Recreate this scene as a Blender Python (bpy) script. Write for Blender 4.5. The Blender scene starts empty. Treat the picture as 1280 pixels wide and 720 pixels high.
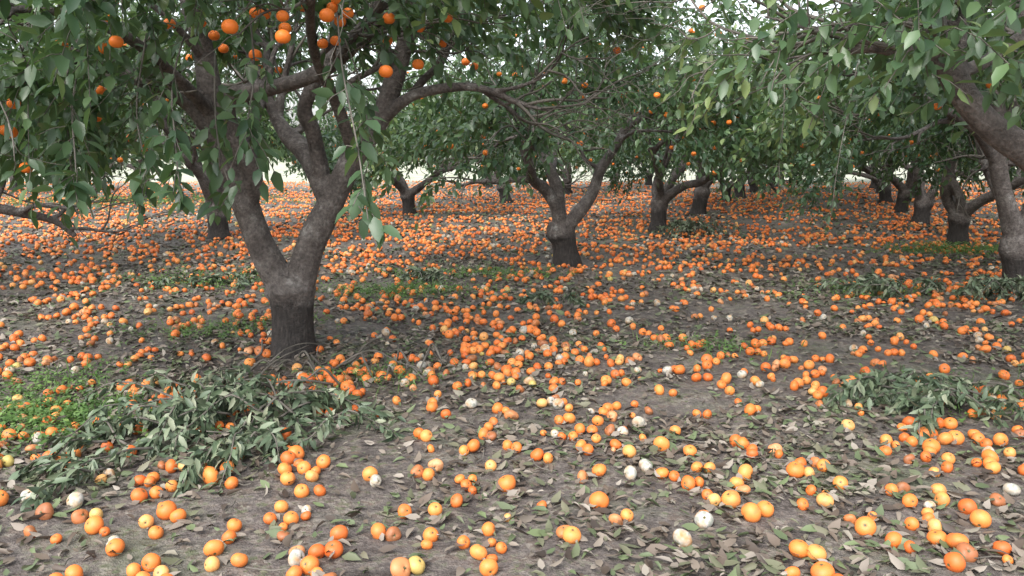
import bpy, math
import numpy as np
from mathutils import Vector

scene = bpy.context.scene
rng = np.random.default_rng(11)

# ------------------------------------------------------------------ helpers
def make_noise(seed, freq, K=12, dim=3):
    r = np.random.default_rng(seed)
    d = r.normal(size=(K, dim)); d /= np.linalg.norm(d, axis=1)[:, None]
    d *= (freq * r.uniform(.5, 1.7, K))[:, None]
    ph = r.uniform(0, 6.28, K)
    def f(P):
        return np.sin(np.asarray(P) @ d.T + ph).sum(1) / math.sqrt(K / 2)
    return f

def nrm(v):
    return v / np.maximum(np.linalg.norm(v, axis=-1, keepdims=True), 1e-9)

def make_mesh(name, V, facesets, mat=None, smooth=True, attrs=None, mats=None):
    me = bpy.data.meshes.new(name)
    V = np.asarray(V, dtype=np.float32)
    me.vertices.add(len(V)); me.vertices.foreach_set("co", V.ravel())
    loops = []; starts = []; off = 0
    for F in facesets:
        F = np.asarray(F, dtype=np.int32)
        if len(F) == 0: continue
        n = F.shape[1]
        loops.append(F.ravel()); starts.append(off + np.arange(len(F)) * n)
        off += F.size
    loops = np.concatenate(loops); starts = np.concatenate(starts).astype(np.int32)
    me.loops.add(len(loops)); me.loops.foreach_set("vertex_index", loops)
    me.polygons.add(len(starts)); me.polygons.foreach_set("loop_start", starts)
    me.polygons.foreach_set("use_smooth", np.full(len(starts), smooth, dtype=bool))
    me.update(calc_edges=True)
    for k, a in (attrs or {}).items():
        at = me.attributes.new(k, 'FLOAT', 'POINT')
        at.data.foreach_set("value", np.asarray(a, dtype=np.float32))
    if mat: me.materials.append(mat)
    return me

def add_obj(name, data, parent=None, loc=(0, 0, 0), rotz=0, scale=1.0, link=True):
    o = bpy.data.objects.new(name, data)
    o.location = loc; o.rotation_euler = (0, 0, rotz)
    o.scale = (scale,) * 3
    if parent: o.parent = parent
    if link: scene.collection.objects.link(o)
    return o

# ------------------------------------------------------------------ materials
def new_mat(name):
    m = bpy.data.materials.new(name); m.use_nodes = True
    nt = m.node_tree; nt.nodes.clear()
    out = nt.nodes.new('ShaderNodeOutputMaterial')
    return m, nt, out

def N(nt, t, **kw):
    n = nt.nodes.new(t)
    for k, v in kw.items():
        if hasattr(n, k): setattr(n, k, v)
        else: n.inputs[k].default_value = v
    return n

def ramp(nt, stops, interp='LINEAR'):
    r = nt.nodes.new('ShaderNodeValToRGB'); cr = r.color_ramp
    cr.interpolation = interp
    while len(cr.elements) < len(stops): cr.elements.new(.5)
    for e, (p, c) in zip(cr.elements, stops):
        e.position = p; e.color = (*c, 1)
    return r

def noise_node(nt, vec, scale, detail=4, rough=.6):
    n = N(nt, 'ShaderNodeTexNoise'); n.inputs['Scale'].default_value = scale
    n.inputs['Detail'].default_value = detail; n.inputs['Roughness'].default_value = rough
    if vec is not None: nt.links.new(vec, n.inputs['Vector'])
    return n

def mixc(nt, fac, a, b, mode='MIX'):
    m = nt.nodes.new('ShaderNodeMix'); m.data_type = 'RGBA'; m.blend_type = mode
    for val, s in ((fac, m.inputs[0]), (a, m.inputs[6]), (b, m.inputs[7])):
        if isinstance(val, (float, int)): s.default_value = val
        elif isinstance(val, tuple): s.default_value = (*val, 1)
        else: nt.links.new(val, s)
    return m.outputs[2]

def leaf_material(name, stops, rough=.36, trans=.3, transcol=(.16, .30, .05)):
    m, nt, out = new_mat(name); L = nt.links.new
    p = N(nt, 'ShaderNodeBsdfPrincipled')
    at = N(nt, 'ShaderNodeAttribute'); at.attribute_name = 'tint'; src = at.outputs['Fac']
    r = ramp(nt, stops); L(src, r.inputs[0])
    col = r.outputs[0]
    L(col, p.inputs['Base Color'])
    p.inputs['Roughness'].default_value = rough
    p.inputs['Specular IOR Level'].default_value = .5
    if trans > 0:
        t = N(nt, 'ShaderNodeBsdfTranslucent')
        tcx = mixc(nt, .5, col, transcol); L(tcx, t.inputs['Color'])
        mx = N(nt, 'ShaderNodeMixShader'); mx.inputs[0].default_value = trans
        L(p.outputs[0], mx.inputs[1]); L(t.outputs[0], mx.inputs[2]); L(mx.outputs[0], out.inputs[0])
    else:
        L(p.outputs[0], out.inputs[0])
    return m

leaf_mat = leaf_material('citrus_leaf', [(0, (.030, .062, .034)), (.45, (.066, .118, .058)),
                                         (.8, (.11, .18, .078)), (1, (.20, .26, .10))], trans=.3, rough=.30)
wilt_mat = leaf_material('wilted_leaf', [(0, (.045, .07, .04)), (.5, (.095, .135, .075)), (1, (.22, .24, .16))],
                         rough=.5, trans=0)
weed_mat = leaf_material('weed_leaf', [(0, (.05, .11, .03)), (.5, (.10, .19, .05)), (1, (.18, .29, .08))],
                         rough=.55, trans=.3)
litter_mat = leaf_material('litter_leaf', [(0, (.040, .030, .024)), (.2, (.105, .078, .058)), (.42, (.17, .14, .11)),
                                           (.58, (.25, .22, .185)), (.66, (.125, .12, .075)), (.84, (.075, .10, .048)),
                                           (1, (.12, .155, .07))], rough=.6, trans=0)

def bark_material():
    m, nt, out = new_mat('bark'); L = nt.links.new
    p = N(nt, 'ShaderNodeBsdfPrincipled')
    tc = N(nt, 'ShaderNodeTexCoord')
    n1 = noise_node(nt, tc.outputs['Object'], 6, 4, .68)
    n2 = noise_node(nt, tc.outputs['Object'], 42, 3, .7)
    r1 = ramp(nt, [(.3, (.052, .043, .039)), (.48, (.098, .083, .075)), (.6, (.145, .128, .118)), (.72, (.26, .25, .235))])
    L(n1.outputs[0], r1.inputs[0])
    r2 = ramp(nt, [(.3, (.45, .45, .45)), (.7, (1.4, 1.4, 1.4))]); L(n2.outputs[0], r2.inputs[0])
    up = mixc(nt, 1.0, r1.outputs[0], r2.outputs[0], 'MULTIPLY')
    mp = N(nt, 'ShaderNodeMapping'); mp.inputs['Scale'].default_value = (45, 45, 9)
    L(tc.outputs['Object'], mp.inputs[0])
    n3 = noise_node(nt, mp.outputs[0], 1.0, 4, .7)
    r3 = ramp(nt, [(.3, (.012, .010, .009)), (.55, (.036, .030, .027)), (.8, (.085, .072, .063))]); L(n3.outputs[0], r3.inputs[0])
    sx = N(nt, 'ShaderNodeSeparateXYZ'); L(tc.outputs['Object'], sx.inputs[0])
    ad = N(nt, 'ShaderNodeMath', operation='MULTIPLY_ADD'); L(n1.outputs[0], ad.inputs[0])
    ad.inputs[1].default_value = .22; L(sx.outputs['Z'], ad.inputs[2])
    mr = N(nt, 'ShaderNodeMapRange'); L(ad.outputs[0], mr.inputs[0])
    mr.inputs[1].default_value = .48; mr.inputs[2].default_value = .56
    col = mixc(nt, mr.outputs[0], r3.outputs[0], up)
    L(col, p.inputs['Base Color'])
    p.inputs['Roughness'].default_value = .75
    inv = N(nt, 'ShaderNodeMath', operation='SUBTRACT'); inv.inputs[0].default_value = 1
    L(mr.outputs[0], inv.inputs[1])
    hm = N(nt, 'ShaderNodeMath', operation='MULTIPLY'); L(n3.outputs[0], hm.inputs[0]); L(inv.outputs[0], hm.inputs[1])
    ha = N(nt, 'ShaderNodeMath', operation='MULTIPLY_ADD'); L(n2.outputs[0], ha.inputs[0]); ha.inputs[1].default_value = .5
    L(hm.outputs[0], ha.inputs[2])
    b = N(nt, 'ShaderNodeBump'); b.inputs['Strength'].default_value = 1.0; b.inputs['Distance'].default_value = .03
    L(ha.outputs[0], b.inputs['Height']); L(b.outputs[0], p.inputs['Normal'])
    L(p.outputs[0], out.inputs[0])
    return m
bark_mat = bark_material()

def twig_material():
    m, nt, out = new_mat('twig_bark'); L = nt.links.new
    p = N(nt, 'ShaderNodeBsdfPrincipled'); tc = N(nt, 'ShaderNodeTexCoord')
    n = noise_node(nt, tc.outputs['Object'], 6, 1)
    r = ramp(nt, [(.3, (.055, .05, .04)), (.7, (.15, .135, .115))]); L(n.outputs[0], r.inputs[0])
    L(r.outputs[0], p.inputs['Base Color']); p.inputs['Roughness'].default_value = .8
    L(p.outputs[0], out.inputs[0]); return m
twig_mat = twig_material()

def orange_material(name, stops, mold=0.0, rotten=.25):
    m, nt, out = new_mat(name); L = nt.links.new
    p = N(nt, 'ShaderNodeBsdfPrincipled'); tc = N(nt, 'ShaderNodeTexCoord'); oi = N(nt, 'ShaderNodeObjectInfo')
    r = ramp(nt, stops); L(oi.outputs['Random'], r.inputs[0])
    c = r.outputs[0]
    if rotten > 0:
        n = N(nt, 'ShaderNodeTexNoise', noise_dimensions='4D')
        L(tc.outputs['Object'], n.inputs['Vector'])
        w = N(nt, 'ShaderNodeMath', operation='MULTIPLY'); L(oi.outputs['Random'], w.inputs[0]); w.inputs[1].default_value = 97
        L(w.outputs[0], n.inputs['W']); n.inputs['Scale'].default_value = 28; n.inputs['Detail'].default_value = 2
        rr = ramp(nt, [(.53, (0, 0, 0)), (.67, (1, 1, 1))]); L(n.outputs[0], rr.inputs[0])
        fm = N(nt, 'ShaderNodeMath', operation='MULTIPLY'); L(rr.outputs[0], fm.inputs[0]); fm.inputs[1].default_value = rotten
        c = mixc(nt, fm.outputs[0], c, (.22, .10, .045))
    if mold > 0:
        rm = ramp(nt, [(.42, (1, 1, 1)), (.6, (0, 0, 0))]); L(n.outputs[0], rm.inputs[0])
        mm = N(nt, 'ShaderNodeMath', operation='MULTIPLY'); L(rm.outputs[0], mm.inputs[0]); mm.inputs[1].default_value = mold
        n2 = noise_node(nt, tc.outputs['Object'], 60, 2)
        gm = ramp(nt, [(.4, (.44, .42, .38)), (.6, (.25, .26, .22))]); L(n2.outputs[0], gm.inputs[0])
        c = mixc(nt, mm.outputs[0], c, gm.outputs[0])
    gx = N(nt, 'ShaderNodeSeparateXYZ'); L(tc.outputs['Object'], gx.inputs[0])
    cx = N(nt, 'ShaderNodeVectorMath', operation='LENGTH')
    cb = N(nt, 'ShaderNodeCombineXYZ'); L(gx.outputs[0], cb.inputs[0]); L(gx.outputs[1], cb.inputs[1]); L(cb.outputs[0], cx.inputs[0])
    mr = N(nt, 'ShaderNodeMapRange'); L(cx.outputs['Value'], mr.inputs[0])
    mr.inputs[1].default_value = .0035; mr.inputs[2].default_value = .006; mr.inputs[3].default_value = 1; mr.inputs[4].default_value = 0
    c = mixc(nt, mr.outputs[0], c, (.10, .09, .035))
    L(c, p.inputs['Base Color']); p.inputs['Roughness'].default_value = .5 if mold == 0 else .9
    p.inputs['Specular IOR Level'].default_value = .45
    L(p.outputs[0], out.inputs[0]); return m

ORST = [(0, (.54, .115, .022)), (.3, (.68, .17, .032)), (.7, (.73, .215, .045)), (.92, (.72, .265, .065)), (.985, (.66, .35, .12)), (1, (.40, .34, .10))]
or_mat = orange_material('orange_peel', ORST, rotten=.4)
tree_or_mat = orange_material('orange_peel_fresh', [(0, (.80, .19, .022)), (1, (.86, .26, .03))], rotten=0)
or_bad = orange_material('orange_peel_rotting', [(0, (.28, .10, .04)), (.5, (.48, .16, .05)), (1, (.58, .28, .13))], rotten=.95)
or_mold = orange_material('orange_peel_moldy', [(0, (.42, .24, .11)), (.6, (.5, .36, .22)), (1, (.42, .38, .3))], mold=1.0, rotten=.5)

def ground_material():
    m, nt, out = new_mat('orchard_soil'); L = nt.links.new
    p = N(nt, 'ShaderNodeBsdfPrincipled'); g = N(nt, 'ShaderNodeNewGeometry'); pos = g.outputs['Position']
    n1 = noise_node(nt, pos, .9, 4, .62); n2 = noise_node(nt, pos, 9, 3, .7); n3 = noise_node(nt, pos, 70, 2, .7)
    r1 = ramp(nt, [(.32, (.080, .068, .062)), (.5, (.128, .110, .101)), (.7, (.175, .155, .145))]); L(n1.outputs[0], r1.inputs[0])
    r2 = ramp(nt, [(.3, (.5, .48, .46)), (.5, (.95, .95, .95)), (.72, (1.3, 1.28, 1.25))]); L(n2.outputs[0], r2.inputs[0])
    c = mixc(nt, 1.0, r1.outputs[0], r2.outputs[0], 'MULTIPLY')
    r3 = ramp(nt, [(.3, (.6, .6, .6)), (.7, (1.35, 1.35, 1.35))]); L(n3.outputs[0], r3.inputs[0])
    c = mixc(nt, 1.0, c, r3.outputs[0], 'MULTIPLY')
    v = N(nt, 'ShaderNodeTexVoronoi'); v.inputs['Scale'].default_value = 42; L(pos, v.inputs['Vector'])
    vr = ramp(nt, [(.0, (.05, .038, .032)), (.35, (.13, .10, .08)), (.6, (.23, .205, .175)), (.8, (.09, .105, .05)), (1, (.12, .10, .08))])
    L(v.outputs['Color'], vr.inputs[0])
    mk = ramp(nt, [(.45, (0, 0, 0)), (.60, (.8, .8, .8))]); L(n2.outputs[0], mk.inputs[0])
    c = mixc(nt, mk.outputs[0], c, vr.outputs[0])
    gk = ramp(nt, [(.54, (0, 0, 0)), (.68, (.5, .5, .5))]); L(n1.outputs[0], gk.inputs[0])
    c = mixc(nt, gk.outputs[0], c, (.075, .105, .045))
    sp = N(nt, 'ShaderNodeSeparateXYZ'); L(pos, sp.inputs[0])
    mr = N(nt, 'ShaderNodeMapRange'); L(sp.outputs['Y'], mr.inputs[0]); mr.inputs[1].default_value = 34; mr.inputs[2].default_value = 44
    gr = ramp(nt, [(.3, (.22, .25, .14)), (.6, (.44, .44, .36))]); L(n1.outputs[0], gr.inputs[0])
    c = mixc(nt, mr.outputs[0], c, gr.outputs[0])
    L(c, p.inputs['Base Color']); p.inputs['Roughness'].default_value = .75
    p.inputs['Specular IOR Level'].default_value = .35
    b = N(nt, 'ShaderNodeBump'); b.inputs['Strength'].default_value = 1.0; b.inputs['Distance'].default_value = .03
    nb = noise_node(nt, pos, 22, 4, .75)
    L(nb.outputs[0], b.inputs['Height']); L(b.outputs[0], p.inputs['Normal'])
    L(p.outputs[0], out.inputs[0]); return m
ground_mat = ground_material()

# ------------------------------------------------------------------ ground
gA = make_noise(1, .7, dim=2); gB = make_noise(2, 3.5, dim=2); gC = make_noise(3, 14, dim=2)
def gh(XY):
    XY = np.asarray(XY)[:, :2]
    return .022 * gA(XY) + .010 * gB(XY) + .004 * gC(XY)

def graded(lo, a, b, hi, step, growth=1.09):
    c = list(np.arange(a, b, step)); s = step; x = c[-1]
    while x < hi: s = min(s * growth, 60); x += s; c.append(x)
    s = step; x = a; pre = []
    while x > lo: s = min(s * growth, 60); x -= s; pre.append(x)
    return np.array(pre[::-1] + c)
gx = graded(-700, -6, 6, 700, .05); gy = graded(-200, 2, 11, 1200, .05)
XX, YY = np.meshgrid(gx, gy)
P2 = np.stack([XX.ravel(), YY.ravel()], 1)
Zg = gh(P2)
nx, ny = len(gx), len(gy)
idx = np.arange(nx * ny).reshape(ny, nx)
Fg = np.stack([idx[:-1, :-1].ravel(), idx[:-1, 1:].ravel(), idx[1:, 1:].ravel(), idx[1:, :-1].ravel()], 1)
add_obj('ground', make_mesh('ground', np.column_stack([P2, Zg]), [Fg], ground_mat))

# ------------------------------------------------------------------ tubes
class Acc:
    def __init__(s): s.V = []; s.Q = []; s.T = []; s.n = 0
    def add(s, V, Q=None, T=None):
        s.V.append(V)
        if Q is not None: s.Q.append(Q + s.n)
        if T is not None: s.T.append(T + s.n)
        s.n += len(V)
    def mesh(s, name, mat):
        V = np.concatenate(s.V)
        sets = []
        if s.Q: sets.append(np.concatenate(s.Q))
        if s.T: sets.append(np.concatenate(s.T))
        return make_mesh(name, V, sets, mat)

def catmull(P, sub):
    P = np.asarray(P, float)
    ext = np.vstack([2 * P[0] - P[1], P, 2 * P[-1] - P[-2]])
    out = []
    for i in range(1, len(ext) - 2):
        p0, p1, p2, p3 = ext[i - 1], ext[i], ext[i + 1], ext[i + 2]
        for t in np.linspace(0, 1, sub, endpoint=False):
            out.append(.5 * ((2 * p1) + (-p0 + p2) * t + (2 * p0 - 5 * p1 + 4 * p2 - p3) * t * t + (-p0 + 3 * p1 - 3 * p2 + p3) * t ** 3))
    out.append(ext[-2]); return np.array(out)

def tube(acc, pts, rad, seg=10, sub=4, wob=0., r=rng):
    PR = catmull(np.column_stack([pts, rad]), sub)
    C, R = PR[:, :3], np.maximum(PR[:, 3], .0015)
    T = nrm(np.gradient(C, axis=0))
    ref = np.array([0, 1.0, 0]) if abs(T[0][2]) > .7 else np.array([0, 0, 1.0])
    u = nrm(np.cross(T[0], ref)); U = []
    for t in T:
        u = nrm(u - t * np.dot(u, t)); U.append(u)
    U = np.array(U); W = np.cross(T, U)
    a = np.linspace(0, 2 * math.pi, seg, endpoint=False)
    ph = r.uniform(0, 6.28, 3)
    s = np.arange(len(C))[:, None]
    m = 1 + wob * (np.sin(2 * a[None] + ph[0] + s * .25) * .6 + np.sin(3 * a[None] + ph[1] - s * .4) * .5 + np.sin(s * .9 + ph[2]) * .5)
    rr = R[:, None] * m
    V = C[:, None] + rr[..., None] * (np.cos(a)[None, :, None] * U[:, None] + np.sin(a)[None, :, None] * W[:, None])
    n = len(C); V = V.reshape(-1, 3)
    i = np.arange(n - 1)[:, None] * seg; j = np.arange(seg)[None]; j2 = (j + 1) % seg
    Q = np.stack([(i + j), (i + j2), (i + seg + j2), (i + seg + j)], -1).reshape(-1, 4)
    V = np.vstack([V, C[0], C[-1]]); b0, b1 = n * seg, n * seg + 1
    j = np.arange(seg); j2 = (j + 1) % seg
    Tt = np.vstack([np.stack([j2, j, np.full(seg, b0)], 1), np.stack([(n - 1) * seg + j, (n - 1) * seg + j2, np.full(seg, b1)], 1)])
    acc.add(V, Q, Tt)

def grow(thick, thin, pts, rad, level, r, cfg):
    """recursive side branches along a limb"""
    if level > 3: return
    pts = np.asarray(pts, float); rad = np.asarray(rad, float); n = len(pts)
    cnt = cfg['n'][level]
    for k in range(cnt):
        t = cfg['t0'][level] + (1 - cfg['t0'][level]) * (k + r.uniform(.1, .9)) / cnt
        f = t * (n - 1); i = min(int(f), n - 2); w = f - i
        p = pts[i] * (1 - w) + pts[i + 1] * w; rr = rad[i] * (1 - w) + rad[i + 1] * w
        tan = nrm(pts[i + 1] - pts[i])
        outw = nrm(np.array([p[0], p[1], 0]) + r.normal(size=3) * [.5, .5, 0])
        d = nrm(tan * .55 + outw * .5 + nrm(r.normal(size=3)) * .65 + np.array([0, 0, cfg['up'][level]]))
        Ln = cfg['len'][level] * r.uniform(.65, 1.25)
        m = 5; q = [p]; dd = d.copy()
        for s in range(m):
            dd = nrm(dd + r.normal(size=3) * .25 + np.array([0, 0, cfg['bend'][level]]))
            q.append(q[-1] + dd * Ln / m)
        r0 = min(rr * .7, cfg['r'][level] * r.uniform(.8, 1.3))
        ra = np.linspace(r0, r0 * .4, m + 1)
        if r0 > .018: tube(thick, q, ra, 10, 3, .06, r)
        else: tube(thin, q, ra, 5, 2, 0, r)
        grow(thick, thin, q, ra, level + 1, r, cfg)
CFG = dict(n=[0, 5, 4, 3], t0=[0, .35, .25, .3], len=[0, 1.15, .7, .42], r=[0, .04, .016, .006],
           up=[0, .3, .25, .15], bend=[0, .05, .02, 0])

def bake_wood(name, thick, voxel):
    me = thick.mesh(name, bark_mat)
    o = bpy.data.objects.new('tmp_wood', me); scene.collection.objects.link(o)
    md = o.modifiers.new('r', 'REMESH'); md.mode = 'VOXEL'; md.voxel_size = voxel; md.use_smooth_shade = True
    sm = o.modifiers.new('s', 'SMOOTH'); sm.factor = .5; sm.iterations = 4
    dg = bpy.context.evaluated_depsgraph_get(); dg.update()
    nm = bpy.data.meshes.new_from_object(o.evaluated_get(dg)); nm.name = name
    bpy.data.objects.remove(o)
    if not nm.materials: nm.materials.append(bark_mat)
    nm.polygons.foreach_set('use_smooth', np.ones(len(nm.polygons), dtype=bool))
    return nm

# ------------------------------------------------------------------ leaves
def leaf_template(w=.23, fold=.06, droop=.16):
    rows = [(.0, 0.02), (.3, w), (.66, w * .85), (1.0, 0.0)]
    V = [(0, 0, 0)]
    for t, ww in rows[1:3]:
        z = -droop * t * t
        V += [(t, ww, z + fold), (t, 0, z), (t, -ww, z + fold)]
    V.append((1, 0, -droop))
    T = [(0, 2, 1), (0, 3, 2), (4, 5, 7), (5, 6, 7)]
    Q = [(1, 2, 5, 4), (2, 3, 6, 5)]
    return np.array(V, float), np.array(T), np.array(Q)
LT = leaf_template(); LT_THIN = leaf_template(.16, .05, .3); LT_GRASS = leaf_template(.03, .004, .35); LT_WEED = leaf_template(.3, .04, .1)

def leaf_arrays(P, D, Nn, S, tint, tmpl=LT):
    T, tri, quad = tmpl
    x = nrm(D); n = nrm(Nn - (Nn * x).sum(1)[:, None] * x); y = np.cross(n, x)
    S = S[:, None, None]
    V = P[:, None] + S * (T[None, :, 0, None] * x[:, None] + T[None, :, 1, None] * y[:, None] + T[None, :, 2, None] * n[:, None])
    k = len(T); off = (np.arange(len(P)) * k)[:, None, None]
    return V.reshape(-1, 3), (tri[None] + off).reshape(-1, 3), (quad[None] + off).reshape(-1, 4), np.repeat(tint, k)

def leaf_mesh(name, parts, mat):
    V = []; T = []; Q = []; A = []; n = 0
    for v, t, q, a in parts:
        V.append(v); T.append(t + n); Q.append(q + n); A.append(a); n += len(v)
    return make_mesh(name, np.concatenate(V), [np.concatenate(T), np.concatenate(Q)], mat, True, {'tint': np.concatenate(A)})

clumpN = make_noise(21, 2.6)
def shoots(P, D, L, k, r, size=.1, droop=.45, tmpl=LT):
    M = len(P); D = nrm(D)
    a1 = nrm(np.cross(D, r.normal(size=(M, 3)))); a2 = np.cross(D, a1)
    s = (np.arange(k) + .7) / k
    pos = P[:, None] + D[:, None] * (L[:, None, None] * s[None, :, None])
    pos[..., 2] -= (.35 * L[:, None] * s[None] ** 2)
    ang = np.arange(k)[None] * 2.4 + r.uniform(0, 6.28, (M, 1))
    side = np.cos(ang)[..., None] * a1[:, None] + np.sin(ang)[..., None] * a2[:, None]
    d = D[:, None] * .55 + side * .8 + r.normal(size=(M, k, 3)) * .22
    d[..., 2] -= droop
    nn = r.normal(size=(M, k, 3)) * .5 + side * .25; nn[..., 2] += 1
    S = size * r.uniform(.65, 1.2, (M, k))
    tint = np.clip(.42 + .18 * clumpN(P)[:, None] + r.normal(size=(M, k)) * .17 + (s[None] > .85) * .15, 0, 1)
    la = leaf_arrays(pos.reshape(-1, 3), d.reshape(-1, 3), nn.reshape(-1, 3), S.ravel(), tint.ravel(), tmpl)
    rr = .0026
    ends = [P, P + D * (L * .5)[:, None] - np.array([0, 0, 1]) * (L * .09)[:, None], P + D * L[:, None] - np.array([0, 0, 1]) * (L * .35)[:, None]]
    V = []
    for e in ends:
        for j in range(3):
            c, s_ = math.cos(j * 2.094), math.sin(j * 2.094)
            V.append(e + (a1 * c + a2 * s_) * rr)
    V = np.stack(V, 1).reshape(-1, 3)
    q = []
    for lv in range(2):
        for j in range(3):
            q.append((lv * 3 + j, lv * 3 + (j + 1) % 3, lv * 3 + 3 + (j + 1) % 3, lv * 3 + 3 + j))
    Q = (np.array(q)[None] + (np.arange(M) * 9)[:, None, None]).reshape(-1, 4)
    return la, (V, Q)

def sample_crown(n, r, R=2.7, zb=None, zt=None, hole_seed=5, hole=-.45):
    """shoot positions in an umbrella-like citrus crown (local coordinates), thin towards the top"""
    hn = make_noise(hole_seed, 2.3); ed = make_noise(hole_seed + 1, 1.5)
    n2 = n * 3
    az = r.uniform(0, 2 * math.pi, n2)
    rho = np.sqrt(r.uniform(.015, 1, n2))
    x, y = np.cos(az) * rho, np.sin(az) * rho
    Rl = R * (1 + .10 * ed(np.column_stack([np.cos(az) * 1.5, np.sin(az) * 1.5, az * 0])))
    X, Y = x * Rl, y * Rl
    b = zb(X, Y, rho); t = zt(X, Y, rho)
    ch = r.uniform(size=n2)
    f = np.where(ch < .62, np.abs(r.normal(size=n2)) * .18, np.where(ch < .74, 1 - np.abs(r.normal(size=n2)) * .14, r.uniform(size=n2)))
    f = np.clip(f, 0, 1)
    Z = b + (t - b) * f
    P = np.column_stack([X, Y, Z])
    keep = (hn(P) > hole + r.normal(size=n2) * .2)
    P = P[keep][:n]
    ou = nrm(np.column_stack([P[:, 0], P[:, 1], (P[:, 2] - 2.4) * .8]))
    D = ou * .8 + r.normal(size=P.shape) * .5 + np.array([0, 0, -.12])
    return P, D

def uv_fruit(seg=20, rings=14, r=.034, obl=.86, dent=.0, seed=0):
    rr = np.random.default_rng(seed)
    V = []
    ph = rr.uniform(0, 6, 6)
    for i in range(rings + 1):
        th = math.pi * i / rings
        for j in range(seg):
            a = 2 * math.pi * j / seg
            q = 1 + dent * (math.sin(2 * a + ph[0]) * math.sin(th + ph[1]) + .7 * math.sin(3 * a + ph[2]) * math.sin(2 * th + ph[3])) + .012 * math.sin(5 * a + ph[4]) * math.sin(th)
            st = math.sin(th); dimp = 1 - .16 * math.exp(-(th / .3) ** 2) - .08 * math.exp(-((math.pi - th) / .3) ** 2)
            V.append((r * q * st * math.cos(a), r * q * st * math.sin(a), r * obl * dimp * q * math.cos(th)))
    Q = []
    for i in range(rings):
        for j in range(seg):
            Q.append((i * seg + j, (i + 1) * seg + j, (i + 1) * seg + (j + 1) % seg, i * seg + (j + 1) % seg))
    return np.array(V), np.array(Q)

def fruit_mesh(name, pts, r, size=.036):
    V0, Q0 = uv_fruit(14, 10, 1.0, .9, .02)
    acc = Acc()
    for p in pts:
        acc.add(V0 * size * r.uniform(.85, 1.12) + p, Q0)
    return acc.mesh(name, tree_or_mat)

# ------------------------------------------------------------------ tree variants
def standard_scaffolds(r, thick, nl, lean=(0, 0)):
    R0 = r.uniform(.16, .20); h = r.uniform(.42, .55)
    lx, ly = lean
    tube(thick, [(0, 0, -.1), (0, 0, .0), (lx * .3, ly * .3, .15), (lx * .6, ly * .6, h * .75), (lx, ly, h), (lx, ly, h + .12)],
         [R0 * 1.35, R0 * 1.12, R0 * .95, R0 * .9, R0 * 1.1, R0 * .85], 16, 4, .05, r)
    out = []
    a0 = r.uniform(0, 6.28)
    for k in range(nl):
        az = a0 + 6.283 * k / nl + r.uniform(-.35, .35)
        p = np.array([lx, ly, h - .02]); el = r.uniform(.85, 1.2)
        pts = [p]; rad = [R0 * .62]; n = 7; Ln = r.uniform(2.0, 2.6); rr = R0 * r.uniform(.48, .62)
        d = np.array([math.cos(az) * math.cos(el), math.sin(az) * math.cos(el), math.sin(el)])
        for i in range(n):
            d = nrm(d + r.normal(size=3) * .24 + np.array([math.cos(az), math.sin(az), 0]) * .05 + np.array([0, 0, .06 * (i < 4) - .03]))
            p = p + d * Ln / n; pts.append(p); rad.append(rr * (1 - .62 * (i + 1) / n))
        tube(thick, pts, rad, 12, 4, .08, r)
        out.append((pts, rad))
    return out

def build_variant(seed):
    r = np.random.default_rng(seed)
    thick, thin = Acc(), Acc()
    for pts, rad in standard_scaffolds(r, thick, int(r.integers(3, 6)), r.normal(size=2) * .05):
        grow(thick, thin, pts, rad, 1, r, CFG)
    wood = bake_wood('trunk_%d' % seed, thick, .02)
    sk = make_noise(seed + 40, 1.3, dim=2)
    zb = lambda X, Y, rho: 2.15 - .9 * rho ** 2 + .20 * sk(np.column_stack([X, Y]))
    zt = lambda X, Y, rho: 2.5 + 2.1 * np.sqrt(np.clip(1 - rho ** 2 * .92, 0, 1))
    P, D = sample_crown(1200, r, 2.65, zb, zt, seed + 60)
    la, (sv, sq) = shoots(P, D, r.uniform(.22, .5, len(P)), 12, r, .112)
    fol = leaf_mesh('foliage_%d' % seed, [la], leaf_mat)
    thin.add(sv, sq)
    low = P[P[:, 2] < 3.6]
    fr = fruit_mesh('fruit_%d' % seed, low[r.choice(len(low), 100)] + [0, 0, -.15], r)
    return wood, thin.mesh('twigs_%d' % seed, twig_mat), fol, fr
variants = [build_variant(s) for s in (101, 102, 103, 104, 105)]

def place_tree(v, x, y, rot, sc):
    z = gh(np.array([[x, y]]))[0]
    e = add_obj('orange_tree', None, None, (x, y, z), rot, sc)
    e.empty_display_size = .3
    for nm, me in zip(('trunk', 'twigs', 'foliage', 'fruit'), v):
        add_obj(nm, me, e)
    return e

trunks = []
def T(x, y, v=None, sc=None, rot=None):
    trunks.append((x, y))
    place_tree(variants[v if v is not None else int(rng.integers(5))], x, y,
               rot if rot is not None else rng.uniform(0, 6.28), sc or rng.uniform(.92, 1.06))

T(.76, 10.83, 0, 1.0, .4); T(2.86, 15.75, 1, 1.0); T(4.6, 19.9, 2, 1.); T(6.3, 23.7, 3); T(7.6, 26.9, 4); T(9.3, 31, 0)
T(-5.15, 14.1, 2, 1.); T(-2.5, 19.66, 3, 1.05); T(-.17, 24.4, 4); T(2.0, 29.2, 1); T(-7.3, 9.3, 4, 1.0)
T(7.35, 13.2, 3, 1.0); T(8.64, 17.0, 0); T(9.97, 20.7, 1); T(11.3, 24.4, 2); T(13, 28.5, 4)
T(-1.0, 34.3, 2); T(-19, 30.9, 1); T(-11.7, 25.6, 0)
dr = np.array([.425, .905])
def row(x0, y0, ymax, step=4.8):
    p = np.array([x0, y0], float)
    while p[1] < ymax:
        T(*(p + rng.normal(size=2) * .25)); p = p + dr * step
row(11.2, 35.2, 42); row(15, 33, 42); row(4.2, 34, 42)
row(11.5, 9.5, 40); row(17.8, 17, 38)

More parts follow.
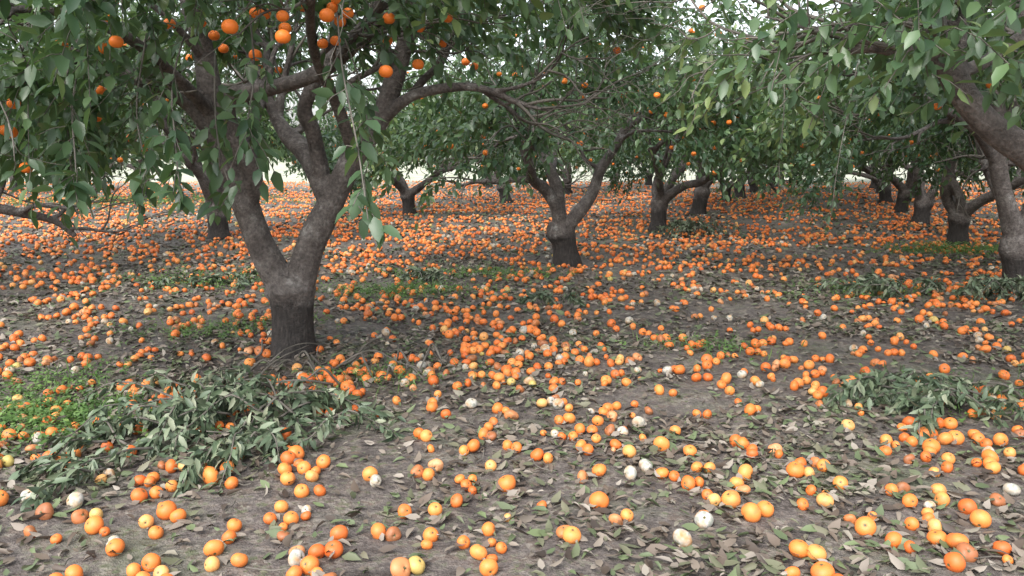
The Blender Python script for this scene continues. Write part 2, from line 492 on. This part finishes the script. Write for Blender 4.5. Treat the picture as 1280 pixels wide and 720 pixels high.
# ------------------------------------------------------------------ hero tree (left foreground)
def make_tree(name_pos, thick, thin, leaf_parts, fruits, voxel, seed):
    x, y = name_pos; z = gh(np.array([[x, y]]))[0]
    trunks.append((x, y))
    e = add_obj('orange_tree', None, None, (x, y, z)); e.empty_display_size = .3
    add_obj('trunk', bake_wood('trunk_h%d' % seed, thick, voxel), e)
    add_obj('twigs', thin.mesh('twigs_h%d' % seed, twig_mat), e)
    add_obj('foliage', leaf_mesh('foliage_h%d' % seed, leaf_parts, leaf_mat), e)
    add_obj('fruit', fruit_mesh('fruit_h%d' % seed, fruits, np.random.default_rng(seed)), e)

def loc(pts, base):
    return [(p[0] - base[0], p[1] - base[1], p[2]) for p in pts]

r = np.random.default_rng(5)
B = (-1.70, 6.10)
thick, thin = Acc(), Acc()
tube(thick, [(0, 0, -.1), (0, 0, 0), (0, 0, .1), (.005, 0, .34), (0, 0, .44), (-.005, 0, .50), (0, 0, .6)],
     [.215, .185, .165, .155, .185, .19, .14], 20, 4, .04, r)
limbs = [
    ([(-1.72, 6.1, .44), (-1.79, 6.1, .56), (-1.92, 6.1, .83), (-2.03, 6.08, 1.2), (-2.14, 6.05, 1.53), (-2.19, 6.0, 1.9), (-2.21, 5.95, 2.25), (-2.25, 5.85, 2.6), (-2.35, 5.7, 3.1), (-2.5, 5.6, 3.5)],
     [.12, .12, .11, .105, .095, .085, .075, .065, .05, .035]),
    ([(-2.0, 6.1, 1.15), (-1.93, 6.02, 1.40), (-2.04, 5.95, 1.66), (-2.03, 5.9, 1.9), (-1.74, 5.85, 1.97), (-1.42, 5.8, 2.05), (-1.17, 5.75, 2.24), (-.93, 5.7, 2.47), (-.75, 5.6, 2.8)],
     [.085, .08, .07, .065, .055, .05, .045, .04, .03]),
    ([(-1.68, 6.1, .44), (-1.62, 6.1, .58), (-1.535, 6.12, .85), (-1.39, 6.15, 1.13), (-1.2, 6.2, 1.5), (-1.0, 6.25, 1.79), (-.88, 6.3, 2.13), (-.76, 6.3, 2.5), (-.66, 6.3, 2.95), (-.5, 6.3, 3.4)],
     [.12, .12, .115, .105, .09, .08, .07, .06, .05, .035]),
    ([(-1.40, 6.15, 1.16), (-1.53, 6.3, 1.40), (-1.66, 6.42, 1.56), (-1.80, 6.5, 1.68), (-1.95, 6.6, 1.95), (-2.0, 6.8, 2.4)],
     [.09, .08, .08, .065, .04, .03]),
    ([(-1.45, 6.22, 1.28), (-1.48, 6.2, 1.52), (-1.50, 6.15, 1.7), (-1.54, 6.1, 1.85), (-1.42, 6.1, 2.13), (-1.25, 6.05, 2.48), (-1.2, 6.0, 2.9)],
     [.07, .065, .06, .055, .045, .035, .03]),
    ([(-1.03, 6.24, 1.73), (-.78, 6.2, 1.93), (-.48, 6.15, 2.0), (-.22, 6.1, 1.99), (.06, 6.05, 1.88), (.3, 6.0, 1.82)],
     [.05, .042, .036, .03, .022, .012]),
    ([(-2.13, 6.05, 1.5), (-2.32, 5.95, 1.85), (-2.55, 5.85, 2.0), (-2.85, 5.7, 2.12), (-3.2, 5.5, 2.35), (-3.5, 5.3, 2.6)],
     [.06, .055, .05, .04, .03, .02]),
    ([(-2.18, 6.0, 1.8), (-2.3, 5.6, 2.05), (-2.35, 5.2, 2.2), (-2.5, 4.8, 2.3), (-2.6, 4.3, 2.25)],
     [.05, .04, .035, .028, .018]),
    ([(-1.2, 6.2, 1.5), (-1.25, 5.9, 1.85), (-1.3, 5.5, 2.15), (-1.2, 5.0, 2.4), (-1.0, 4.5, 2.5), (-.9, 4.1, 2.45)],
     [.05, .045, .038, .03, .024, .014]),
    ([(-2.1, 6.1, 1.45), (-2.0, 6.5, 1.9), (-2.2, 7.0, 2.3), (-2.4, 7.5, 2.7)], [.05, .05, .04, .02]),
]
HC = dict(CFG); HC['n'] = [0, 5, 4, 4]; HC['up'] = [0, .25, .15, .05]; HC['len'] = [0, .9, .6, .38]; HC['t0'] = [0, .5, .25, .2]
for pts, rad in limbs:
    lp = loc(pts, B)
    tube(thick, lp, rad, 14, 4, .07, r)
    grow(thick, thin, lp, rad, 1, r, HC)
sk = make_noise(77, 1.6, dim=2)
def zbh(X, Y, rho):
    low = np.clip((-.1 - X) / .9, 0, 1)
    back = np.clip(Y / 1.5, 0, 1)
    return 2.48 - .80 * low * (1 - .75 * back) - .15 * back * rho + .13 * sk(np.column_stack([X, Y]))
zth = lambda X, Y, rho: 2.8 + 1.8 * np.sqrt(np.clip(1 - rho ** 2 * .9, 0, 1))
P, D = sample_crown(1300, r, 2.7, zbh, zth, 7)
parts = []
la, st = shoots(P, D, r.uniform(.2, .45, len(P)), 12, r, .112); parts.append(la); thin.add(*st)
hang = [((-.98, 4.7, 2.3), (-.86, 4.2, 1.95), (-.70, 3.7, 1.55), (-.60, 3.35, 1.25)),
        ((-1.75, 4.6, 2.3), (-1.72, 4.2, 1.9), (-1.65, 4.0, 1.6), (-1.6, 3.9, 1.35)),
        ((-2.1, 4.8, 2.2), (-2.05, 4.5, 1.8), (-1.95, 4.3, 1.55), (-1.85, 4.2, 1.38)),
        ((-1.5, 4.8, 2.3), (-1.4, 4.5, 1.95), (-1.35, 4.2, 1.7), (-1.3, 4.1, 1.6)),
        ((-2.6, 5.0, 2.2), (-2.6, 4.8, 1.9), (-2.55, 4.7, 1.6), (-2.5, 4.6, 1.4)),
        ((-1.1, 5.4, 2.3), (-.95, 5.2, 1.95), (-.88, 5.0, 1.7), (-.80, 4.9, 1.5)),
        ((-1.75, 4.9, 2.1), (-1.66, 4.6, 1.8), (-1.58, 4.4, 1.55), (-1.5, 4.3, 1.34)),
        ((-2.35, 4.5, 2.0), (-2.3, 4.3, 1.75), (-2.2, 4.1, 1.5), (-2.15, 4.0, 1.4))]
for hpts in hang:
    lp = np.array(loc(hpts, B)); tube(thin, lp, [.006, .005, .004, .0025], 5, 4, 0, r)
    cr = catmull(lp, 5)[4:]
    Pp = cr + r.normal(size=cr.shape) * .02
    Dd = r.normal(size=cr.shape) * .6 + np.array([0, -.2, -.5])
    la, st = shoots(Pp, Dd, r.uniform(.06, .2, len(Pp)), 4, r, .12, .7); parts.append(la); thin.add(*st)
fr = [(-1.03, 3.75, 2.04), (-.70, 4.6, 1.97), (-.76, 5.1, 2.2), (-1.56, 5.05, 2.11), (-1.08, 5.1, 2.2), (-1.17, 5.15, 2.19),
      (-.6, 5.3, 2.08), (-1.05, 4.9, 2.36), (-1.02, 4.9, 2.40), (-2.5, 5.0, 1.9), (-2.0, 5.6, 2.3), (-1.5, 4.9, 2.33), (-.5, 6.0, 2.3),
      (-.4, 7.2, 2.3), (-2.9, 5.4, 2.2), (-2.2, 4.5, 2.08), (-2.45, 4.5, 2.1), (-1.75, 4.7, 2.25), (-.9, 4.6, 2.28), (-.3, 6.6, 2.2), (-1.3, 5.2, 2.42),
      (-1.9, 4.0, 2.05), (-2.6, 4.3, 1.78), (-1.35, 4.0, 2.12), (-.95, 4.3, 2.22), (-.72, 4.9, 2.3), (-1.25, 4.6, 2.2), (-.4, 5.2, 2.35), (-1.15, 4.2, 2.2)]
fr = loc(fr, B); low = P[P[:, 2] < 2.9]; fr += [tuple(q) for q in low[r.choice(len(low), 50)] + [0, 0, -.14]]
make_tree(B, thick, thin, parts, fr, .011, 1)

# ------------------------------------------------------------------ right row tree whose trunk stands at the frame edge
r = np.random.default_rng(6); B = (5.39, 8.46)
thick, thin = Acc(), Acc()
tube(thick, [(0, 0, -.1), (0, 0, 0), (0, 0, .1), (-.03, 0, .38), (-.05, 0, .5), (-.07, 0, .62)], [.2, .17, .15, .145, .17, .13], 16, 4, .04, r)
for pts, rad in [([(-.05, 0, .48), (-.12, 0, .75), (-.25, 0, 1.1), (-.36, -.02, 1.45), (-.42, -.1, 1.8), (-.6, -.2, 2.2), (-.9, -.3, 2.8)], [.115, .1, .09, .085, .075, .06, .04]),
                 ([(-.05, 0, .48), (.1, .1, .8), (.35, .2, 1.2), (.6, .2, 1.6), (.9, .3, 2.2), (1.1, .3, 2.7)], [.11, .1, .09, .08, .06, .04]),
                 ([(-.05, 0, .48), (0, .3, .9), (-.1, .6, 1.4), (-.1, .9, 2.0), (-.1, 1.2, 2.6)], [.11, .09, .08, .06, .04]),
                 ([(-.36, 0, 1.4), (-.8, -.3, 1.75), (-1.3, -.5, 1.95), (-1.8, -.7, 2.2)], [.06, .05, .04, .02])]:
    tube(thick, pts, rad, 12, 4, .08, r); grow(thick, thin, pts, rad, 1, r, CFG)
sk2 = make_noise(78, 1.5, dim=2)
P, D = sample_crown(1400, r, 2.8, lambda X, Y, rho: 2.1 - .45 * rho ** 2 + .18 * sk2(np.column_stack([X, Y])), zth, 9)
parts = []
la, st = shoots(P, D, r.uniform(.2, .5, len(P)), 12, r, .108); parts.append(la); thin.add(*st)
for hpts in [((2.75, 6.6, 2.2), (2.6, 6.4, 1.7), (2.48, 6.2, 1.35), (2.42, 6.1, 1.0)), ((2.3, 7.0, 2.2), (2.25, 6.8, 1.8), (2.2, 6.7, 1.45), (2.18, 6.6, 1.3))]:
    lp = np.array(loc(hpts, B)); tube(thin, lp, [.004, .0035, .003, .002], 5, 4, 0, r)
    cr = catmull(lp, 6)
    la, st = shoots(cr, r.normal(size=cr.shape) * .5 + [0, 0, -.5], np.full(len(cr), .08), 4, r, .07, .6); parts.append(la); thin.add(*st)
low = P[P[:, 2] < 2.8]
make_tree(B, thick, thin, parts, low[r.choice(len(low), 26)] + [0, 0, -.12], .014, 2)

# ------------------------------------------------------------------ near right tree, its limb leaning into the view
r = np.random.default_rng(8); B = (3.45, 4.25)
thick, thin = Acc(), Acc()
tube(thick, [(0, 0, -.1), (0, 0, 0), (0, 0, .1), (0, 0, .38), (0, 0, .5), (-.03, 0, .62)], [.2, .17, .155, .15, .18, .13], 16, 4, .04, r)
for pts, rad in [(loc([(3.42, 4.25, .46), (3.2, 4.22, .9), (2.9, 4.15, 1.22), (2.6, 4.08, 1.46), (2.33, 4.03, 1.62), (2.12, 4.0, 1.86), (1.98, 4.0, 2.2), (1.88, 4.0, 2.6), (1.75, 4.0, 3.0)], B),
                  [.11, .09, .08, .072, .066, .06, .052, .042, .03]),
                 (loc([(3.47, 4.25, .46), (3.6, 4.5, .9), (3.7, 4.9, 1.4), (3.6, 5.3, 2.0), (3.5, 5.6, 2.6)], B), [.12, .10, .085, .06, .04]),
                 (loc([(3.47, 4.25, .46), (3.8, 4.1, .9), (4.2, 3.9, 1.5), (4.6, 3.8, 2.2)], B), [.11, .1, .08, .05]),
                 (loc([(2.12, 4.0, 1.86), (2.3, 4.1, 1.9), (2.55, 4.2, 2.05), (2.9, 4.3, 2.4)], B), [.04, .035, .03, .02]),
                 (loc([(2.05, 4.0, 2.05), (1.85, 4.1, 2.12), (1.6, 4.3, 2.1), (1.35, 4.5, 2.2)], B), [.03, .022, .017, .01])]:
    tube(thick, pts, rad, 14, 4, .07, r); grow(thick, thin, pts, rad, 1, r, HC)
sk3 = make_noise(79, 1.7, dim=2)
P, D = sample_crown(850, r, 2.3, lambda X, Y, rho: 2.3 - .2 * rho ** 2 + .16 * sk3(np.column_stack([X, Y])), zth, 13)
parts = []
la, st = shoots(P, D, r.uniform(.2, .42, len(P)), 11, r, .10); parts.append(la); thin.add(*st)
Pc = np.array(loc(np.column_stack([r.uniform(1.5, 2.7, 34), r.uniform(3.5, 4.5, 34), r.uniform(1.7, 2.3, 34)]), B))
la, st = shoots(Pc, r.normal(size=Pc.shape) * .6 + [-.1, -.2, -.1], r.uniform(.12, .28, len(Pc)), 6, r, .105, .6); parts.append(la); thin.add(*st)
make_tree(B, thick, thin, parts, loc([(2.3, 4.8, 2.4), (2.6, 5.2, 2.2), (1.9, 4.9, 2.5), (2.05, 4.3, 2.05)], B), .012, 3)

# ------------------------------------------------------------------ distant tree belt (one mass)
r = np.random.default_rng(31); n = 14000
tx = r.uniform(-150, 160, n); hN = make_noise(51, .25, dim=2)
hh = 4.2 + 1.2 * hN(np.column_stack([tx, tx * 0]))
Pd = np.column_stack([tx, 120 + r.normal(size=n) * 3 + .1 * np.abs(tx), np.abs(hh) * np.sqrt(r.uniform(0, 1, n))])
la = leaf_arrays(Pd, r.normal(size=Pd.shape), r.normal(size=Pd.shape) + [0, -.5, .6], r.uniform(.6, 1.4, n), np.clip(r.normal(.8, .2, n), 0, 1), LT_WEED)
add_obj('distant_trees', leaf_mesh('distant_trees', [la], leaf_mat))

# ------------------------------------------------------------------ instanced scatter
def source_collection(name, meshes):
    c = bpy.data.collections.new(name)
    for i, me in enumerate(meshes):
        o = bpy.data.objects.new('%s_%02d' % (name, i), me); c.objects.link(o)
    return c

def scatter(name, P, rot, scl, idx, coll):
    me = bpy.data.meshes.new(name)
    me.vertices.add(len(P)); me.vertices.foreach_set('co', P.astype(np.float32).ravel())
    a = me.attributes.new('rot', 'FLOAT_VECTOR', 'POINT'); a.data.foreach_set('vector', rot.astype(np.float32).ravel())
    a = me.attributes.new('scl', 'FLOAT', 'POINT'); a.data.foreach_set('value', scl.astype(np.float32))
    a = me.attributes.new('idx', 'INT', 'POINT'); a.data.foreach_set('value', idx.astype(np.int32))
    o = add_obj(name, me)
    ng = bpy.data.node_groups.new(name + '_gn', 'GeometryNodeTree')
    ng.interface.new_socket('Geometry', in_out='INPUT', socket_type='NodeSocketGeometry')
    ng.interface.new_socket('Geometry', in_out='OUTPUT', socket_type='NodeSocketGeometry')
    gi = ng.nodes.new('NodeGroupInput'); go = ng.nodes.new('NodeGroupOutput')
    ci = ng.nodes.new('GeometryNodeCollectionInfo'); ci.inputs['Collection'].default_value = coll
    ci.inputs['Separate Children'].default_value = True; ci.inputs['Reset Children'].default_value = True
    ip = ng.nodes.new('GeometryNodeInstanceOnPoints'); ip.inputs['Pick Instance'].default_value = True
    def attr(nm, t):
        n = ng.nodes.new('GeometryNodeInputNamedAttribute'); n.data_type = t; n.inputs['Name'].default_value = nm
        return n.outputs['Attribute']
    er = ng.nodes.new('FunctionNodeEulerToRotation')
    L = ng.links.new
    L(gi.outputs[0], ip.inputs['Points']); L(ci.outputs[0], ip.inputs['Instance'])
    L(attr('idx', 'INT'), ip.inputs['Instance Index']); L(attr('rot', 'FLOAT_VECTOR'), er.inputs[0])
    L(er.outputs[0], ip.inputs['Rotation']); L(attr('scl', 'FLOAT'), ip.inputs['Scale'])
    L(ip.outputs[0], go.inputs[0])
    md = o.modifiers.new('instances', 'NODES'); md.node_group = ng
    return o

def wedge_points(n, y0, y1, r, power=1.0):
    out = []
    w1 = y1 * .80 + 2.5
    while sum(map(len, out)) < n:
        y = r.uniform(y0, y1, n); x = r.uniform(-w1, w1, n)
        k = np.abs(x) < y * .80 + 2.5
        out.append(np.column_stack([x, y])[k])
    return np.concatenate(out)[:n]
def area(y0, y1): return .8 * (y1 ** 2 - y0 ** 2) + 5 * (y1 - y0)

def cull_trunks(P, rad=.2):
    k = np.ones(len(P), bool)
    for tx, ty in trunks:
        k &= (P[:, 0] - tx) ** 2 + (P[:, 1] - ty) ** 2 > rad ** 2
    return P[k]

oN = make_noise(91, 1.2, dim=2); oM = make_noise(92, 4.5, dim=2)
def lane(P):   # travelled strip between the rows: fewer fruit
    cx = 1.75 + (P[:, 1] - 6) * .43
    return np.exp(-((P[:, 0] - cx) / 1.2) ** 2) * (P[:, 1] > 4.0)
def drift(P, cx, cy, sx, sy):
    return np.exp(-((P[:, 0] - cx) / sx) ** 2 - ((P[:, 1] - cy) / sy) ** 2)
def fruit_pts(dens, y0, y1, r, clump):
    base = wedge_points(int(dens * area(y0, y1) * 2.2), y0, y1, r)
    p = .40 + .12 * oN(base) + clump * .17 * oM(base) - .16 * lane(base) + .18 * drift(base, -1.4, 3.4, 1.1, .6) + .12 * drift(base, .3, 3.4, .8, .6) + .06 * drift(base, 1.9, 3.6, .8, .6)
    base = base[r.uniform(size=len(base)) < np.clip(p, .07, 1)]
    m = r.uniform(size=len(base)) < .28
    a = r.uniform(0, 6.28, m.sum())
    comp = base[m] + np.column_stack([np.cos(a), np.sin(a)]) * .060
    return np.vstack([base, comp])
r = np.random.default_rng(17)
FP = np.vstack([fruit_pts(33, 1.2, 8, r, 1.3), fruit_pts(29, 8, 18, r, .9), fruit_pts(19, 18, 30, r, .7), fruit_pts(10, 30, 42, r, .5)])
FP = cull_trunks(FP, .2)
grid = {}; keep = []
c = .056
for i, (x, y) in enumerate(FP):
    gxk, gyk = int(math.floor(x / c)), int(math.floor(y / c)); ok = True
    for a in (-1, 0, 1):
        for b in (-1, 0, 1):
            for j in grid.get((gxk + a, gyk + b), ()):
                if (FP[j, 0] - x) ** 2 + (FP[j, 1] - y) ** 2 < .053 ** 2: ok = False; break
            if not ok: break
        if not ok: break
    if ok: grid.setdefault((gxk, gyk), []).append(i); keep.append(i)
FP = FP[keep]; n = len(FP); print('oranges', n)
om = []
for s, (dent, mat) in enumerate([(.015, or_mat), (.03, or_mat), (.02, or_mat), (.09, or_bad), (.05, or_mold)]):
    V, Q = uv_fruit(22, 16, .031, [.86, .80, .92, .70, .80][s], dent, s + 3)
    om.append(make_mesh('fallen_orange_%d' % s, V, [Q], mat))
oc = source_collection('orange_kinds', om)
idx_ = r.choice(5, n, p=[.32, .25, .23, .14, .06])
scl = np.clip(r.normal(1.0, .17, n), .6, 1.38)
rot = np.column_stack([r.normal(size=n) * .9, r.normal(size=n) * .9, r.uniform(0, 6.28, n)])
FZ = gh(FP) + .031 * scl * (.68 - .15 * (idx_ == 3))
scatter('fallen_oranges', np.column_stack([FP, FZ]), rot, scl, idx_, oc)

# leaf litter, one mesh
lN = make_noise(95, 1.5, dim=2); lM = make_noise(96, 5, dim=2)
def litter_pts(dens, y0, y1, r):
    b = wedge_points(int(dens * area(y0, y1)), y0, y1, r)
    p = .66 + .20 * lN(b) + .2 * lM(b) - .25 * lane(b)
    return b[r.uniform(size=len(b)) < np.clip(p, .14, 1)]
parts = []
for y0, y1, dens, sz in [(1.2, 7, 800, .066), (7, 12, 340, .08), (12, 20, 110, .10), (20, 34, 30, .13)]:
    LP = cull_trunks(litter_pts(dens, y0, y1, r), .17)
    kind = r.integers(0, 4, len(LP))
    for kd, tm in enumerate([leaf_template(.2, .05, .25), leaf_template(.24, -.06, -.3), leaf_template(.15, .12, .45), leaf_template(.22, .02, -.12)]):
        b = LP[kind == kd]; m = len(b); a = r.uniform(0, 6.28, m)
        S = sz * r.uniform(.4, 1.3, m)
        dz = np.abs(r.normal(size=m)) * .22 * np.where(kd in (0, 2), 1, .4)
        nn = r.normal(size=(m, 3)) * .42 + [0, 0, 1]
        parts.append(leaf_arrays(np.column_stack([b, gh(b) + .007 + r.uniform(0, .014, m)]),
                     np.column_stack([np.cos(a), np.sin(a), dz]), nn, S, r.uniform(0, 1, m), tm))
add_obj('leaf_litter', leaf_mesh('leaf_litter', parts, litter_mat))

# ------------------------------------------------------------------ fallen leafy branches
def fallen_branch(cx, cy, heading, spread, length, nst, seed, h=.12):
    r = np.random.default_rng(seed); acc = Acc(); parts = []
    for k in range(nst):
        a = heading + r.normal() * spread
        L = length * r.uniform(.5, 1.1); st = np.array([cx, cy]) + r.normal(size=2) * length * .3
        pts = []; aa = a
        for i in range(6):
            t = i / 5; st = st + np.array([math.cos(aa), math.sin(aa)]) * (L / 5 if i else 0); aa += r.normal() * .2
            pts.append((st[0], st[1], gh(st[None])[0] + .02 + h * math.sin(math.pi * min(1, t * .9 + .12)) * r.uniform(.5, 1.1)))
        tube(acc, pts, np.linspace(.008, .0025, 6), 5, 3, 0, r)
        cr = catmull(np.array(pts), 6)[5:]
        cr = cr[r.uniform(size=len(cr)) < .85]
        m = len(cr) * 3; i3 = np.repeat(np.arange(len(cr)), 3)
        Pp = cr[i3] + r.normal(size=(m, 3)) * .014
        tg = nrm(np.gradient(cr, axis=0))[i3]
        d = tg * .6 + r.normal(size=(m, 3)) * .55 + [0, 0, -.35]
        S = r.uniform(.05, .10, m)
        zmin = gh(Pp) + .008
        d[:, 2] = np.maximum(d[:, 2], (zmin - Pp[:, 2]) / S * 1.1)
        parts.append(leaf_arrays(Pp, d, r.normal(size=(m, 3)) * .8 + [0, 0, .7], S, np.clip(r.normal(.45, .3, m), 0, 1), LT_THIN))
    e = add_obj('fallen_branch', None, None, (0, 0, 0))
    add_obj('stems', acc.mesh('stems', twig_mat), e)
    add_obj('wilted_leaves', leaf_mesh('wilted_leaves', parts, wilt_mat), e)
fallen_branch(-1.55, 4.65, -1.9, 1.1, .85, 22, 1, .17)
fallen_branch(-1.85, 4.0, -2.6, .9, .55, 8, 2, .10)
fallen_branch(-1.25, 4.25, -.6, .8, .55, 8, 12, .10)
fallen_branch(2.55, 4.6, 2.9, 1.4, .65, 17, 3, .15)
fallen_branch(3.9, 8.2, 2.0, 1.5, .55, 12, 4, .16)
fallen_branch(3.5, 15.0, 2.0, 1.5, .7, 14, 5, .25)
fallen_branch(5.0, 7.9, 2.0, 1.5, .45, 12, 6, .22)
fallen_branch(-1.0, 9.3, 2.0, 1.5, .45, 6, 7)
fallen_branch(-3.4, 9.1, .5, 1.5, .5, 7, 8)
fallen_branch(.4, 7.9, .5, 1.5, .35, 3, 9)

r = np.random.default_rng(44); acc = Acc()
for k in range(20):
    a = r.uniform(0, 6.28); L = r.uniform(.3, 1.1); st = np.array([-1.4, 5.35]) + r.normal(size=2) * [.5, .3]
    pts = []
    for i in range(5):
        pts.append((st[0], st[1], gh(st[None])[0] + .02 + r.uniform(0, .14) * (i > 0))); st = st + np.array([math.cos(a), math.sin(a)]) * L / 5; a += r.normal() * .3
    tube(acc, pts, np.linspace(r.uniform(.006, .013), .003, 5), 6, 3, .05, r)
add_obj('pruned_sticks', acc.mesh('pruned_sticks', twig_mat))
acc = Acc()
for k in range(300):
    a = r.uniform(0, 6.28); L = r.uniform(.08, .3); st = wedge_points(1, 2.2, 9, r)[0]
    pts = []
    for i in range(4):
        pts.append((st[0], st[1], gh(st[None])[0] + .012 + r.uniform(0, .015))); st = st + np.array([math.cos(a), math.sin(a)]) * L / 4; a += r.normal() * .3
    tube(acc, pts, np.linspace(.004, .0015, 4), 5, 2, 0, r)
add_obj('fallen_twigs', acc.mesh('fallen_twigs', twig_mat))

# ------------------------------------------------------------------ weeds
def weeds(cx, cy, rx, ry, n, seed, size=.035, grass=.3, h=.09):
    r = np.random.default_rng(seed)
    c = np.column_stack([cx + r.normal(size=n) * rx * .5, cy + r.normal(size=n) * ry * .5])
    k = 9
    P = np.repeat(np.column_stack([c, gh(c)]), k, 0); m = len(P)
    hh = r.uniform(.1, 1, m) * np.repeat(r.uniform(.4, 1, n), k) * h
    P[:, 2] += hh; P[:, :2] += r.normal(size=(m, 2)) * .02
    a = r.uniform(0, 6.28, m)
    d = np.column_stack([np.cos(a), np.sin(a), r.uniform(-.1, .8, m)])
    tint = np.clip(np.repeat(r.normal(.5, .2, n), k) + r.normal(size=m) * .12, 0, 1)
    parts = [leaf_arrays(P, d, r.normal(size=(m, 3)) * .3 + [0, 0, 1], size * r.uniform(.4, 1.2, m), tint, LT_WEED)]
    g = int(n * grass * 2)
    if g > 0:
        c = np.column_stack([cx + r.normal(size=g) * rx * .5, cy + r.normal(size=g) * ry * .5])
        d = np.column_stack([r.normal(size=(g, 2)) * .45, np.ones(g)])
        parts.append(leaf_arrays(np.column_stack([c, gh(c) - .005]), d, r.normal(size=(g, 3)), r.uniform(.04, .13, g), np.clip(r.normal(.6, .2, g), 0, 1), LT_GRASS))
    add_obj('weed_patch', leaf_mesh('weed_patch', parts, weed_mat))
weeds(-2.75, 4.45, .75, .5, 470, 1, .032, .25, .08)
weeds(-3.1, 5.2, .6, .5, 150, 2, .03)
weeds(-2.5, 6.8, .8, .4, 130, 3, .03, .4)
weeds(-1.2, 8.5, .9, .5, 230, 4, .032, .8, .12)
weeds(-3.5, 9.3, 1.1, .7, 200, 5, .035, .6, .12)
weeds(-.4, 9.9, 1.3, .6, 150, 6, .035, .6, .11)
weeds(1.6, 6.0, .6, .4, 60, 7, .028, .6)
weeds(7.0, 12.3, 1.3, .9, 360, 8, .04, 1.0, .12)
weeds(-.9, 5.3, .6, .4, 70, 9, .025, .8)
weeds(3.9, 8.6, .9, .7, 100, 10, .035, .6)
weeds(-11, 24, 5, 3, 600, 14, .07, 1.0, .2)
weeds(2.8, 4.7, .6, .5, 70, 15, .028, .8)

# ------------------------------------------------------------------ light, sky, camera
SUN_EL, SUN_AZ = math.radians(50), math.radians(205)   # azimuth clockwise from +Y: behind the viewer
w = bpy.data.worlds.new('World'); scene.world = w; w.use_nodes = True
nt = w.node_tree; nt.nodes.clear()
sky = nt.nodes.new('ShaderNodeTexSky'); sky.sky_type = 'NISHITA'; sky.sun_disc = False
sky.sun_elevation = SUN_EL; sky.sun_rotation = SUN_AZ; sky.dust_density = 4; sky.air_density = 1.0
hs = nt.nodes.new('ShaderNodeHueSaturation'); hs.inputs['Saturation'].default_value = .32
bg = nt.nodes.new('ShaderNodeBackground'); bg.inputs['Strength'].default_value = .50
wo = nt.nodes.new('ShaderNodeOutputWorld')
nt.links.new(sky.outputs[0], hs.inputs['Color']); nt.links.new(hs.outputs[0], bg.inputs[0]); nt.links.new(bg.outputs[0], wo.inputs[0])

sd = bpy.data.lights.new('sun', 'SUN'); sd.energy = .8; sd.angle = math.radians(45); sd.color = (1, .99, .975)
so = bpy.data.objects.new('sun', sd); scene.collection.objects.link(so)
d = Vector((math.sin(SUN_AZ) * math.cos(SUN_EL), math.cos(SUN_AZ) * math.cos(SUN_EL), math.sin(SUN_EL)))
so.rotation_euler = d.to_track_quat('Z', 'Y').to_euler()

cd = bpy.data.cameras.new('camera'); cd.sensor_width = 36; cd.lens = 28.25; cd.clip_end = 3000; cd.clip_start = .05
co = bpy.data.objects.new('camera', cd); scene.collection.objects.link(co)
co.location = (0, 0, 1.5); co.rotation_euler = (math.radians(80.4), 0, 0)
scene.camera = co
scene.view_settings.view_transform = 'Standard'; scene.view_settings.look = 'None'; scene.view_settings.exposure = 0
